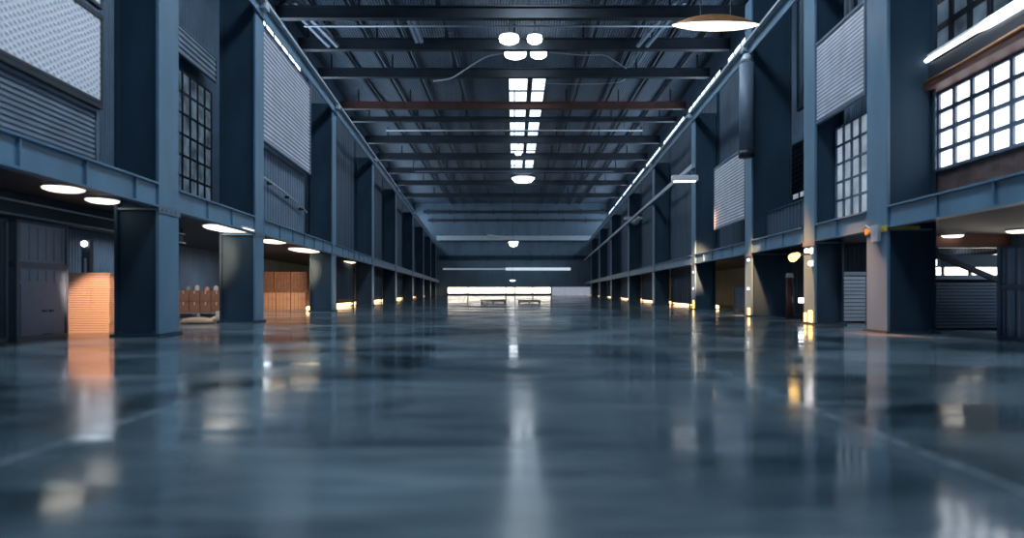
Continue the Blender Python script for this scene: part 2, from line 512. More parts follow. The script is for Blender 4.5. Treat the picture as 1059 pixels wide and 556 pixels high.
# left: tall screen between second and third columns
slat_screen('slatted_screen', 'tall lilac grey slatted screen high between two blue columns', -1, 20.05, 6.0, .06, 6.05, 9.95, .15, M['slat'])
sheet_panel('ribbed_screen', 'dim ribbed blue panel under the tall lilac slatted screen', -1, 20.05, 6.0, .30, 3.42, 6.0, M['bluegrey'])
t = rowthing('pipe_run', 'thin pale pipe crossing the dim panel under the tall lilac screen', 'pipe', -1, 20.2, .16, 0)
MB().tube([(0, 0, 4.9), (0, 2, 4.78), (0, 4, 4.62), (0, 5.6, 4.4)], .035).build('pipe', M['rail'], t, smooth=True)
for y in (1.0, 3.0, 5.0):
    MB().box(-.20, .03, y-.03, y+.03, 4.40+.09*(5-y), 4.50+.09*(5-y)).build('bracket', M['frame'], t)
slat_screen('louvre_screen', 'pale louvred vent high above the lattice window beside the massive blue column', -1, 24.0, 4.6, OUT[-1]-.6, 10.9, 12.1, .2, M['paleblue'], cat='louvre')
# left: dark infill panels farther along
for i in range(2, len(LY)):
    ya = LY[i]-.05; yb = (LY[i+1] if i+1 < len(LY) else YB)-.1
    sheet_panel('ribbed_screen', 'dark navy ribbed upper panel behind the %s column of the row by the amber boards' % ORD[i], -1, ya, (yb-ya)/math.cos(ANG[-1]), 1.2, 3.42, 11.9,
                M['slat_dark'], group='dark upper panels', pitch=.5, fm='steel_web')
# right screens
slat_screen('slatted_screen', 'lilac grey slatted screen hung beside the massive taped column', 1, 15.2, 3.15, .04, 6.0, 8.42, .11, M['slat'])
slat_screen('slatted_screen', 'small lilac slatted screen between the slim lit column and the duct pipe column', 1, 24.5, 4.6, .04, 3.95, 6.95, .13, M['slat'])
slat_screen('louvre_screen', 'small pale louvred panel glimpsed beyond the lattice window', 1, 27.2, 4.2, 3.6, 5.6, 7.9, .22, M['paleblue'], cat='louvre')
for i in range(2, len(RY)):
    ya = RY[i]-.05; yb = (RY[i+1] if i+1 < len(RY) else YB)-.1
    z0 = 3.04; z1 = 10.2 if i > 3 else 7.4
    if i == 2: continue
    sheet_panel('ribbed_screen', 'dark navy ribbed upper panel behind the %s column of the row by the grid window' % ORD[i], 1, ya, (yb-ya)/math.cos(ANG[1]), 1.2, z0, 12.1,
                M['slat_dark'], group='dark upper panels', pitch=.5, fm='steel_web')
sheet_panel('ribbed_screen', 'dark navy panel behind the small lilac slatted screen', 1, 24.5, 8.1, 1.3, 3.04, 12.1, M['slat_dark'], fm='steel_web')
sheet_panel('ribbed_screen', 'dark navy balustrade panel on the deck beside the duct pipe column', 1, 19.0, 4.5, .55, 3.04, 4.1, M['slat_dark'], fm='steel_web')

sheet_panel('ribbed_screen', 'added dark navy masking panel high beside the hanging duct pipe', 1, 19.0, 4.4, 1.7, 8.0, 12.3, M['slat_dark'], fm='steel_web')  # added to keep the bright high windows out of view
# right near: parapet, dark beam over window, long lamp
t = rowthing('parapet', 'rust brown boarded parapet under the bright grid window', 'parapet', 1, 9.0, 1.15, 3.02)
MB().corr(.03, 0, 6.0, 0, .78, .008, .4, .06).build('boards', M['parapet'], t)
MB().box(-.04, .14, 0, 6.0, .78, .84).build('cap_rail', M['bluegrey'], t)
MB().lathe([(.06, 0), (.10, .03), (.10, .06), (.05, .10)], (-.03, 2.1, .45), seg=14).build('wall_light', M['glow'], t)
t = rowthing('window_header', 'dark rusty beam above the bright grid window', 'beam', 1, 9.0, 1.0, 5.74)
MB().box(0, .45, 0, 6.0, .12, .62).build('web', M['truss'], t)
MB().box(-.12, .5, 0, 6.0, .0, .12).build('flange', M['red_brown'], t)
MB().tube([(-.05, 1.0, .2), (-.06, 2.4, .22), (-.05, 4.0, .18), (-.05, 5.6, .2)], .05).build('conduit', M['copper'], t, smooth=True)
t = rowthing('tube_lamp', 'long white tube lamp sloping along the beam over the bright grid window', 'lamp', 1, 9.2, .95, 6.45)
MB().tube([(0, 0, .0), (0, 1.8, 0), (0, 3.0, 0), (0, 3.4, 0), (0, 5.3, 0)], [.11, .11, .10, .05, .045], 14).build('tube', M['led'], t, smooth=True)
MB().box(-.05, .05, 5.3, 5.4, -.08, .25).build('end_cap', M['white'], t)
MB().box(.02, .08, 0, 5.3, .06, .14).build('batten', M['white'], t)

# duct pipe hanging on the third right column
t = rowthing('duct_pipe', 'light blue round duct pipe hung on the column face, ending above the deck', 'pipe', 1, 23.3, -.30, 0)
MB().tube([(0, 0, 6.4), (0, 0, 9.9)], .27, 20).build('pipe', M['bluegrey'], t, smooth=True)
MB().tube([(0, 0, 6.2), (0, 0, 6.45)], .29, 20).build('pipe_mouth', M['frame'], t, smooth=True)
MB().tube([(0, 0, 9.85), (0, 0, 10.2)], [.29, .12], 20).build('pipe_cap', M['rail'], t, smooth=True)
for z in (7.0, 9.2):
    MB().box(.0, .32, -.05, .35, z, z+.08).build('bracket', M['frame'], t)

# ------------------------------------------------------------------ roof steel
beams = [(34.5, .8, 'truss'), (38.6, .8, 'truss'), (43.6, .85, 'truss'), (49.2, .75, 'truss'), (57.7, .7, 'truss_red'), (62.0, .5, 'truss'),
         (71.0, .9, 'truss'), (80.0, .9, 'truss'), (89.0, .8, 'truss'), (99.0, .8, 'truss'), (112.0, .8, 'truss')]
blab = ['dark roof beam at the very top edge over the aisle', 'dark roof beam just above the pale conduit line', 'black roof beam just below the round white high bay lamps',
        'black roof beam meeting the drooping white cable', 'rust red roof beam crossing the skylight strip', 'slim dark roof beam right behind the rust red one',
        'deep dark roof beam second behind the rust red one', 'deep dark roof beam third behind the rust red one', 'dark roof beam fourth behind the rust red one',
        'dark roof beam fifth behind the rust red one', 'last dark roof beam in front of the end wall']
for (Y, d, mk), lab in zip(beams, blab):
    zb = 18.5
    t = thing('roof_beam', lab, 'beam', (0, Y, zb), 0, 'roof beams')
    xl = P(-1, Y, OUT[-1]).x+.15; xr = P(1, Y, OUT[1]).x-.15
    MB().box(xl, xr, -.22, .22, 0, .07).build('bottom_flange', M[mk], t)
    MB().box(xl, xr, -.22, .22, d-.07, d).build('top_flange', M[mk], t)
    MB().box(xl, xr, -.04, .04, .07, d-.07).build('web', M[mk], t)
    for x in range(-15, 16, 5):
        MB().box(x-.06, x+.06, -.06, .06, d, ROOF-zb-.01).build('roof_post', M['truss'], t)
# pale conduit along the beam and thin light rails
plab = {36.4: 'thin pale conduit crossing above the round high bay lamps', 40.0: 'thin dim conduit crossing just behind the high bay lamps',
        65.5: 'thin pale conduit crossing behind the rust red beam', 88.0: 'thin pale conduit crossing high before the end wall'}
for (Y, z, r, m_) in ((39.9, 18.62, .055, 'rail'), (65.5, 18.55, .07, 'rail'), (84.6, 17.9, .06, 'bluegrey')):
    lab = {39.9: 'pale steel conduit crossing just above the round high bay lamps', 65.5: 'pale steel conduit crossing behind the rust red roof beam', 84.6: 'dull steel conduit crossing high up near the end wall'}[Y]
    t = thing('conduit', lab, 'conduit', (0, Y, z), 0, 'roof conduits')
    MB().tube([(-14, 0, 0), (14, 0, 0)], r).build('pipe', M[m_], t, smooth=True)
    for x in (-12, -6, 0, 6, 12):
        MB().tube([(x, 0, 0), (x, 0, ROOF-z)], .02, 6).build('hanger', M['truss'], t)
# purlins: long thin members along the aisle under the roof
for k, x in enumerate((-13.6, -11.2, -8.5, -5, 6, 9.2, 12.0, 14.2)):
    t = tag(MB().box(-.07, .07, 30, YB-.2, 0, .25).build('purlin', M['truss']), 'dark purlin running lengthwise under the roof sheeting, %s across from the amber board side' % ORD[k], 'purlin', 'roof purlins')
    t.location = (x, 0, 20.0)


# diagonal braces
def brace(lab, a, b, gap):
    t = thing('roof_brace', lab, 'brace', a, 0, 'roof braces')
    d = b-a
    for e in (-gap, gap):
        MB().bar((e, 0, 0), (d.x+e, d.y, d.z), .24, .2).build('strut', M['paleblue'], t)
    return t


brace('pair of blue diagonal roof struts left of the copper pendant lamp', at(703, 2, 39.6), at(664, 48, 43.0), .32)
brace('pair of dark diagonal roof struts above the tall lilac screen', at(300, 2, 39.6), at(345, 48, 43.0), .30)
brace('pair of blue diagonal roof struts behind the black beam, below the copper pendant', at(668, 48, 46.0), at(650, 74, 51), .28)
brace('slim pair of diagonal roof struts beside the drooping white cable', at(422, 13, 41.5), at(434, 44, 43.0), .16)


def cable(lab, pts, r, m_='white'):
    o = MB().tube(pts, r, 8).build('hanging_cable', M[m_], None, smooth=True)
    return tag(o, lab, 'cable', 'roof cables')


def smooth_pts(ps, k=6):
    out = []
    for i in range(len(ps)-1):
        p0 = ps[max(i-1, 0)]; p1 = ps[i]; p2 = ps[i+1]; p3 = ps[min(i+2, len(ps)-1)]
        for j in range(k):
            t = j/k
            out.append(.5*((2*p1)+(p2-p0)*t+(2*p0-5*p1+4*p2-p3)*t*t+(3*p1-p0-3*p2+p3)*t**3))
    out.append(ps[-1]); return out


cable('white cable drooping from the high bay lamp toward the tall lilac screen', smooth_pts([at(520, 55, 46), at(505, 58, 46), at(490, 66, 46), at(478, 74, 46), at(466, 81, 46.5), at(448, 84, 47)]), .06)
cable('grey cable sagging along the beam above the drooping white cable', smooth_pts([at(497, 28, 45), at(470, 33, 45), at(440, 41, 45), at(400, 44, 45)]), .035, 'rail')
cable('kinked white cable beside the high bay lamps on the pendant side', smooth_pts([at(568, 54, 46), at(602, 57, 46), at(624, 57, 46), at(634, 62, 46), at(648, 71, 46)]), .05, 'rail')
cable('short pale cable hanging just behind the black beam', smooth_pts([at(650, 77, 50), at(640, 85, 50), at(600, 87, 50), at(560, 86, 50)]), .035, 'rail')

# hi-bay lamps
hb = [(526.5, 40, 42.5, 1.45, 'round white high bay lamp, upper one on the drooping cable side'), (553, 40, 42.5, 1.1, 'round white high bay lamp, upper one on the copper pendant side'),
      (533, 55.5, 46.6, 1.75, 'round white high bay lamp at the end of the drooping white cable'), (557, 55.5, 46.6, 1.3, 'round white high bay lamp at the end of the kinked cable')]
for px, py, Y, w_, lab in hb:
    c = at(px, py, Y)
    t = thing('high_bay_lamp', lab, 'lamp', c, 0, 'high bay lamps')
    MB().lathe([(.02, -.36), (w_*.30, -.33), (w_*.46, -.2), (w_*.5, .0), (w_*.46, .18)], (0, 0, 0), 1, .8, 24).build('diffuser', M['lamp_cool'], t, smooth=True)
    MB().lathe([(w_*.47, .18), (w_*.40, .30), (w_*.15, .42), (.03, .48)], (0, 0, 0), 1, .8, 24).build('housing', M['rail'], t, smooth=True)
    MB().tube([(0, 0, .46), (0, 0, ROOF-c.z)], .03, 8).build('hanger', M['truss'], t)
hb2 = [(536, 157, 72, .9, 'small round lamp deep under the skylight strip, above the wide twin lamp'), (541, 184, 92, 3.6, 'wide flat lamp far down the hall at the end of the skylight strip'),
       (531, 250, 120, 2.0, 'far round lamp held on a pale slanting arm before the end wall'), (530, 289.5, 126, 1.2, 'tiny lamp low before the end wall under the long pale tube')]
for px, py, Y, w_, lab in hb2:
    c = at(px, py, Y)
    t = thing('hanging_lamp', lab, 'lamp', c, 0, 'far hanging lamps')
    hh = w_*.22 if Y > 125 or w_ > 3 else w_*.5
    MB().lathe([(.02, -hh), (w_*.35, -hh*.8), (w_*.5, 0)], (0, 0, 0), 1, .6, 20).build('diffuser', M['lamp_cool'], t, smooth=True)
    MB().lathe([(w_*.5, 0), (w_*.3, hh*.4), (.05, hh*.6)], (0, 0, 0), 1, .6, 20).build('housing', M['rail'], t, smooth=True)
    MB().tube([(0, 0, hh*.5), (0, 0, ROOF-c.z)], .03, 6).build('hanger', M['truss'], t)
    if Y == 120:
        MB().tube([(0, 0, .6), (-5.2, 0, 1.3)], .24, 8).build('arm', M['white'], t, smooth=True)

# big copper pendant on the right
c = at(740, 26.5, 20.0)
t = thing('pendant_lamp', 'wide copper pendant lamp with a glowing lens shaped diffuser', 'lamp', c, 0)
MB().lathe([(.02, -.16), (.45, -.15), (.95, -.10), (1.3, -.03), (1.46, .02)], (0, 0, 0), 1, .2, 48).build('diffuser', M['lamp_white'], t, smooth=True)
MB().lathe([(1.47, .02), (1.30, .10), (.95, .24), (.5, .34), (.06, .38)], (0, 0, 0), 1, .2, 48).build('shade', M['copper'], t, smooth=True)
for x in (-.5, .5):
    MB().tube([(x, 0, .34), (x, 0, ROOF-c.z)], .02, 8).build('hanger', M['truss'], t)

# ------------------------------------------------------------------ end wall fittings
def endbar(lab, py, h, m_, x0, x1, Y=YB-.4, name='wall_girder', z2=None):
    z = CAMH+(CY-py)*Y/F
    t = thing(name, lab, 'girder', (0, Y, z), 0, 'girders on the end wall')
    MB().box(x0, x1, -.12, .3, -h/2, h/2).build('flange', M[m_], t)
    x = x0+1
    while x < x1:
        MB().box(x-.1, x+.1, .0, .36, -h/2-.3, h/2+.3).build('bracket', M['truss'], t); x += 4.8
    return t


endbar('dark horizontal girder on the end wall, second from the roof', 219, .6, 'truss', -20, 20.5)
endbar('dark horizontal girder on the end wall, third from the roof', 227.5, .45, 'truss', -19, 20.5)
endbar('light blue girder spanning the end wall behind the lamp with an arm', 246, 1.0, 'rail', -17, 20.4, Y=YB-1.2)
endbar('dark broad girder below the light blue girder on the end wall', 266, .8, 'steel_web', -16.5, 16.5)
c = at(524, 278, 128)
t = thing('tube_light', 'long pale tube light low across the end wall', 'light', (0, 128, c.z), 0)
MB().tube([((458-CX)*128/F, 0, 0), ((523-CX)*128/F, 0, 0)], .19, 10).build('dim_tube', emat('dim tube', (.45, .58, .70), .45), t, smooth=True)
MB().tube([((523-CX)*128/F, 0, 0), ((590-CX)*128/F, 0, 0)], .30, 12).build('tube', emat('cool tube', (.62, .75, .85), 1.0), t, smooth=True)
for px in (465, 495, 523, 556, 588):
    x = (px-CX)*128/F; MB().box(x-.05, x+.05, 0, YB-128.02, .05, .15).build('bracket', M['truss'], t)
# pale ribbed door panel beside the end window, faint glow painted into its leaf
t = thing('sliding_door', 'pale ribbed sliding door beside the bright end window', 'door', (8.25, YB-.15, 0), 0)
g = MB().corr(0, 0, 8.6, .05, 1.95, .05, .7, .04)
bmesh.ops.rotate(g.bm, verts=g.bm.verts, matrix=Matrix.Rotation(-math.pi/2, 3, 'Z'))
o = g.build('leaf', mat('pale ribbed door with painted glow', (.62, .66, .75), .5, 0, .15, 2, emit=(.72, .78, .95), es=.30), t)
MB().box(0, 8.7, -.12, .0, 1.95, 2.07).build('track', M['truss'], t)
# low crates on the floor in the far aisle
for (px0, px1, lab) in ((497, 523, 'low dark slatted pallet on the floor under the bright end window, nearer the amber boards'), (536, 559, 'low dark slatted pallet on the floor straight under the far hanging lamp')):
    Y = 52.0
    a = at(px0, 311, Y); b = at(px1, 311, Y)
    t = thing('pallet', lab, 'pallet', ((a.x+b.x)/2, Y, 0), 0, 'low pallets in the far aisle')
    w_ = (b.x-a.x)/2
    g = MB()
    for z in (.10, .20):
        g.box(-w_, w_, 0, .04, z-.045, z+.03)
    for x in (-w_+.08, 0, w_-.08):
        g.box(x-.07, x+.07, 0, 1.2, 0, .09)
    g.build('bearer', M['frame'], t)
    g = MB()
    for k in range(7):
        g.box(-w_, w_, k*.18, k*.18+.13, .23, .26)
    g.build('deck_board', M['slat_dim'], t)

# ------------------------------------------------------------------ things under the left deck
# two stacked grey containers
def container(lab, s, Y, off, z0, ln, dep, h, m_, door=False, trimtop=False):
    t = rowthing('storage_container', lab, 'container', s, Y, off, z0, 'grey storage containers')
    MB().box(0, s*dep, 0, ln, .04, h-.04).build('body', M[m_], t, .015)
    g = MB()
    for a in (0, dep):
        for y in (0, ln):
            g.box(s*(a-.03), s*(a+.03), y-.03, y+.03, 0, h)
    for z in (0, h-.06):
        g.box(-s*.03, s*.03, 0, ln, z, z+.06); g.box(s*(dep-.03), s*(dep+.03), 0, ln, z, z+.06)
        g.box(0, s*dep, -.03, .03, z, z+.06); g.box(0, s*dep, ln-.03, ln+.03, z, z+.06)
    g.build('frame', M['bluegrey'] if m_ != 'bluegrey' else M['paleblue'], t)
    g = MB()
    k = 6
    for i in range(k):
        y = .12+(ln-.24)*i/(k-1)
        if door:
            g.box(-s*.012, 0, y-.02, y+.02, h-.34, h-.10)
        else:
            g.box(-s*.012, 0, y-.025, y+.025, .12, h-.12)
    g.build('rib', M[m_], t)
    if door:
        d = MB().box(-s*.015, 0, .10, ln-.10, .08, h-.40).build('door', M[m_], t)
        for y in (ln*.52, ln*.66):
            MB().box(-s*.04, -s*.015, y-.06, y+.06, h*.36, h*.36+.035).build('handle', M['frame'], d)
        MB().box(-s*.03, -s*.015, ln*.5, ln*.68, .06, .085).build('latch', M['frame'], d)
    return t


container('grey blue storage container with a door, on the floor beside the amber boards', -1, 12.2, 2.35, 0, 1.5, 1.6, 1.55, 'box_blue', True)
container('grey blue ribbed container standing on top of the one with a door', -1, 12.2, 2.35, 1.55, 1.5, 1.6, .93, 'box_blue')
container('dark navy tall container in front of the two stacked grey ones', -1, 10.2, 2.45, 0, 1.85, 1.6, 2.45, 'slat_dark')


def board_stack(lab, c, w_, d, nb, th, m_, rz=0, group='amber and brown boards'):
    """each layer one course of boards kept as one stack of boards with gaps"""
    out = []
    for i in range(nb):
        g = MB().box(-w_/2+random.uniform(-.008, .008), w_/2+random.uniform(-.008, .008), random.uniform(-.012, .012), d, .004, th*.80)
        o = g.build('wooden_board', M[m_])
        o.location = (c[0], c[1], c[2]+i*th); o.rotation_euler = (0, 0, rz)
        tag(o, lab[0] if i == nb-1 else (lab[2] if i == 0 else lab[1]), 'board', group)
        out.append(o)
    return out


# amber boards: 26 boards
board_stack(('amber board topmost in the tall stack beside the grey container', 'amber board within the tall stack beside the grey container', 'amber board at the bottom of the tall stack beside the grey container'),
            (-10.32, 14.5, 0), 1.05, .34, 26, .056, 'wood')
board_stack(('brown board topmost in the low stack tucked behind the amber stack', 'brown board within the low stack tucked behind the amber stack', 'brown board at the bottom of the low stack tucked behind the amber stack'),
            (-10.33, 15.6, 0), 1.3, .5, 15, .080, 'wood_dk')
# standing switch post with a white lamp, behind the stack
p = at(90.5, 282, 18.2)
t = thing('lamp_post', 'slim dark post with a tiny white lamp, rising behind the amber boards', 'post', (p.x, p.y, 0))
MB().box(-.12, .12, -.08, .08, 0, 2.55).build('post', M['frame'], t)
MB().box(-.2, .2, -.14, .14, 0, .04).build('base_plate', M['frame'], t)
MB().lathe([(.02, -.08), (.08, -.05), (.09, .05), (.03, .1)], (0, -.14, 2.42), seg=12).build('lamp_head', M['led'], t, smooth=True)
MB().box(-.03, .03, -.12, -.08, .9, 2.0).build('switch_strip', M['bluegrey'], t)

# soffit joists (long, seen under the left deck)
t = rowthing('soffit_joist', 'deep navy joist under the deck above the grey containers', 'beam', -1, 6.0, 2.2)
MB().box(0, -.12, 0, 13.0, 2.50, 2.97).build('web', M['steel_web'], t)
MB().box(.08, -.2, 0, 13.0, 2.50, 2.54).build('flange', M['steel'], t)
MB().tube([(.05, 0, 2.80), (.05, 13.0, 2.80)], .02, 8).build('conduit', M['rail'], t)

# ceiling discs under the decks
def disc_lamp(lab, s, p, rx, ry, m_='lamp_white'):
    zt = MZ[s][0]+.12
    t = thing('ceiling_lamp', lab, 'lamp', (p.x, p.y, zt), ANG[s], 'flat lamps under the decks')
    MB().lathe([(.02, -.10), (.75, -.09), (.97, -.06), (1.0, -.03)], (0, 0, 0), rx, ry, 28).build('diffuser', M[m_], t, smooth=True)
    MB().lathe([(1.03, -.04), (1.05, -.02), (1.0, 0)], (0, 0, 0), rx, ry, 28).build('housing', M['white'], t)
    return t


def under(px, py, s):
    zt = MZ[s][0]+.04
    Y = (zt-CAMH)*F/(CY-py); return Vector(((px-CX)*Y/F, Y, zt))


disc_lamp('flat oval lamp under the deck right above the grey containers', -1, under(66, 197, -1), .34, .34)
disc_lamp('flat oval lamp under the deck closest to the massive column by the amber boards', -1, under(106, 209, -1), .30, .34)
disc_lamp('long flat lamp under the deck above the small carton stack', -1, under(238, 238, -1), .62, 1.3, 'lamp_white')
disc_lamp('flat lamp under the deck just behind the column at the tall lilac screen', -1, under(282, 250.5, -1), .48, .9, 'lamp_warm')
disc_lamp('flat lamp under the deck above the amber crates and cartons', -1, under(315, 259.5, -1), .6, 1.6, 'lamp_warm')
disc_lamp('flat lamp under the deck just behind the third column by the tall lilac screen', -1, under(356, 271.5, -1), .7, 1.6, 'lamp_warm')
disc_lamp('flat white lamp under the deck at the frame edge above the pale ribbed container', 1, under(1056, 240, 1), .32, .32)
disc_lamp('small flat lamp under the deck behind the massive taped column', 1, under(974, 245, 1)+Vector((.3, .0, 0)), .28, .25)
disc_lamp('smaller flat lamp under the deck second behind the massive taped column', 1, under(972, 252, 1)+Vector((.3, 0, 0)), .35, .3)
disc_lamp('flat warm lamp under the deck above the pale roller shutter', 1, P(1, 16.6, 1.9), .35, .5, 'lamp_warm')

# bay 2: carton stack on pallet
def carton(lab, x, y, z, w_, d, h, group, m_='carton'):
    t = thing('carton', lab, 'box', (x, y, z), 0, group)
    MB().box(-w_/2, w_/2, 0, d, 0, h).build('body', M[m_], t, .01)
    MB().box(-.03, .03, -.003, d+.003, h*.7, h+.003).build('tape', M['wood'], t)
    return t


t = thing('pallet', 'pale blue pallet under the small cartons beside the massive column', 'pallet', (-12.55, 23.8, 0), 0)
g = MB()
for k in range(5):
    g.box(-.95, .95, k*.24, k*.24+.17, .11, .14)
g.build('deck_board', M['paleblue'], t)
g = MB()
for x in (-.85, 0, .85):
    g.box(x-.06, x+.06, 0, 1.13, 0, .11)
g.build('bearer', M['paleblue'], t)
vert = ['bottom', 'middle', 'top']
for r in range(2):
    for k in range(4):
        carton('brown carton on the pale blue pallet, %s row, %s along' % (('lower', 'upper')[r], ORD[k]), -13.2+k*.44, 23.9, .14+r*.45, .42, .6, .44, 'cartons on the pale blue pallet')
tags = [(-13.1, .16, 'paleblue'), (-12.75, .2, 'white'), (-12.35, .13, 'wood'), (-12.0, .18, 'white')]
for k, (x, h, m_) in enumerate(tags):
    o = MB().lathe([(.085, 0), (.09, .01), (.09, h*.8), (.05, h), (.03, h+.03)], seg=14).build('tin_can', M[m_], None, smooth=True)
    o.location = (x, 24.1, 1.03); tag(o, ('pale blue tin on the brown cartons beside the massive column', 'taller white tin on the brown cartons', 'small amber tin on the brown cartons', 'white tin at the end of the brown cartons')[k], 'tin', 'tins on the cartons')
o = MB().box(-.22, .22, 0, .35, 0, .22).build('small_carton', M['white'], None, .015); o.location = (-11.55, 23.6, 0)
tag(o, 'small white box on the floor beside the pale blue pallet', 'box')
# orange bundle near the second column
p = at(252, 329, 21.5)
t = thing('floor_sack', 'low tan sack lying on the floor at the second column', 'sack', (p.x-.1, 18.6, 0))
MB().lathe([(.1, 0), (.5, .015), (.55, .06), (.46, .14), (.22, .19), (.03, .2)], (0, 0, 0), 1, .55, 20).build('body', M['wood'], t, smooth=True)
MB().tube([(.38, 0, .12), (.56, 0, .15)], [.05, .09], 10).build('tied_neck', M['wood'], t, smooth=True)

# bay 3: amber crates below, brown cartons above
def crate(lab, x, y, z, w_, d, h, m_, group):
    t = thing('wooden_crate', lab, 'crate', (x, y, z), 0, group)
    g = MB(); k = max(3, int(w_/.17))
    for i in range(k):
        g.box(-w_/2+w_*i/k+.012, -w_/2+w_*(i+1)/k-.012, 0, .03, .0, h)
    g.build('slats', M[m_], t)
    MB().box(-w_/2+.02, w_/2-.02, .03, d-.03, 0, h).build('body', M['wood_dk'], t)
    return t


for k in range(3):
    crate('amber slatted crate on the floor behind the tall lilac screen column, %s along' % ORD[k], -13.55+k*.82, 33.0, 0, .8, 1.0, .92, 'wood', 'amber crates')
for k in range(3):
    crate('brown crate stacked on the amber crates, %s along' % ORD[k], -13.7+k*.92, 33.0, .92, .9, 1.0, 1.15, 'carton', 'brown crates')

# low amber light strips under far partitions, both sides
def partition(lab, s, ya, yb, off, gap, z1, group):
    t = rowthing('low_partition', lab, 'partition', s, ya, off, 0, group)
    ln = (yb-ya)/math.cos(ANG[s])
    MB().corr(s*.03, 0, ln, gap, z1, .025, .5).build('sheet', M['slat_dark'], t)
    g = MB()
    for y in (.05, ln*.5, ln-.05):
        g.box(s*.0, s*.08, y-.05, y+.05, 0, z1)
    g.build('post', M['steel_web'], t)
    MB().tube([(s*.25, .1, .12), (s*.25, ln-.1, .12)], .11, 8).build('light_tube', M['glow'], t, smooth=True)
    g = MB()
    for y in (.5, ln*.5, ln-.5):
        g.box(s*.0, s*.3, y-.03, y+.03, 0, .05)
    g.build('bracket', M['steel_web'], t)


for i in range(2, len(LY)):
    ya = LY[i]+.9; yb = (LY[i+1] if i+1 < len(LY) else YB)-.15
    partition('low partition lit amber at its foot, behind %s column on the amber board side' % ORD[i], -1, ya, yb, 1.25, .5, MZ[-1][0]+.10, 'partitions lit amber at the foot')
for i in range(3, len(RY)):
    ya = RY[i]+.9; yb = (RY[i+1] if i+1 < len(RY) else YB)-.15
    partition('low partition lit amber at its foot, behind %s column on the grid window side' % ORD[i], 1, ya, yb, 1.25, .16, MZ[1][0]+.10, 'partitions lit amber at the foot')

# ------------------------------------------------------------------ things under the right deck
def shutter(lab, x0, x1, Y, z1, m_, pitch=.1, name='roller_shutter'):
    t = thing(name, lab, 'shutter', ((x0+x1)/2, Y, 0), 0)
    w_ = (x1-x0)/2
    g = MB(); k = int((z1-.15)/pitch)
    for i in range(k):
        z = .04+i*pitch
        g.bar((-w_+.06, 0, z+pitch/2), (w_-.06, 0, z+pitch/2), .05, pitch*.78)
    g.build('slats', m_, t)
    MB().box(-w_+.05, w_-.05, .04, .06, 0, z1-.1).build('backing_sheet', M['frame'], t)
    g = MB(); g.box(-w_, -w_+.06, -.05, .07, 0, z1-.12); g.box(w_-.06, w_, -.05, .07, 0, z1-.12)
    g.build('guide_channel', M['bluegrey'], t)
    MB().box(-w_, w_, -.08, .1, z1-.12, z1).build('shutter_box', M['bluegrey'], t, .01)
    return t


shutter('pale blue roller shutter on the floor between the massive taped column and the spotlight column', 10.25, 11.3, 19.2, 1.62, M['paleblue'], .12)
shutter('wide dark slatted shutter on the floor beside the massive taped column', 10.3, 13.1, 15.6, 1.42, M['slat_dark'], .085)
# pale ribbed container at the frame edge (two tiers)
def ribbed(lab, s, Y, off, z0, ln, dep, h):
    t = rowthing('ribbed_container', lab, 'container', s, Y, off, z0, 'pale ribbed containers')
    g = MB().corr(0, 0, ln, .04, h-.04, .03, .28, .02)
    g.build('side_sheet', M['paleblue'], t)
    g = MB().corr(0, 0, dep, .04, h-.04, .03, .28, .02)
    bmesh.ops.rotate(g.bm, verts=g.bm.verts, matrix=Matrix.Rotation(-math.pi/2 if s > 0 else math.pi/2, 3, 'Z'))
    g.build('end_sheet', M['paleblue'], t)
    MB().box(s*.03, s*dep, .03, ln, .03, h-.03).build('body', M['bluegrey'], t)
    g = MB()
    for a in (0, dep):
        for y in (0, ln):
            if a and y: continue
            g.box(s*a-.05, s*a+.05, y-.05, y+.05, 0, h)
    for z in (0, h-.06):
        g.box(-.04, .04, 0, ln, z, z+.06); g.box(0, s*dep, -.04, .04, z, z+.06)
    g.build('frame', M['bluegrey'], t)
    return t


ribbed('pale blue ribbed container on the floor at the frame edge beside the dark shutter', 1, 11.9, 1.74, 0, 1.0, 2.2, 1.08)
ribbed('pale blue ribbed container stacked on another one beside the dark shutter', 1, 11.9, 1.74, 1.08, 1.0, 2.2, .88)
# low pale container farther on
ribbed('small pale ribbed container on the floor beyond the duct pipe column', 1, 30.5, 2.0, 0, 1.6, 1.5, 1.25)
# diagonal brace and joists under the right deck
t = thing('deck_brace', 'dark diagonal brace under the deck beside the massive taped column', 'brace', at(966, 262, 14.9), 0)
a = at(966, 262, 14.9); b = at(1114, 324, 14.9)
MB().bar((0, 0, 0), (b.x-a.x, 0, b.z-a.z), .12, .12).build('strut', M['truss'], t)
MB().box(-.15, .05, -.08, .08, -.15, .15).build('gusset', M['truss'], t)
t = thing('deck_joist', 'dark rusty joist under the deck above the wide dark shutter', 'beam', (0, 17.2, 0), 0)
MB().box(10.2, 14.2, -.08, .08, 2.28, 2.62).build('web', M['red_brown'], t)
MB().box(10.2, 14.2, -.16, .16, 2.24, 2.28).build('flange', M['truss'], t)
t = thing('deck_joist', 'blue joist below the rusty one above the wide dark shutter', 'beam', (0, 16.4, 0), 0)
MB().box(11.6, 14.2, -.06, .06, 1.70, 2.0).build('web', M['steel_web'], t)
MB().box(11.6, 14.2, -.12, .12, 1.66, 1.70).build('flange', M['steel_web'], t)

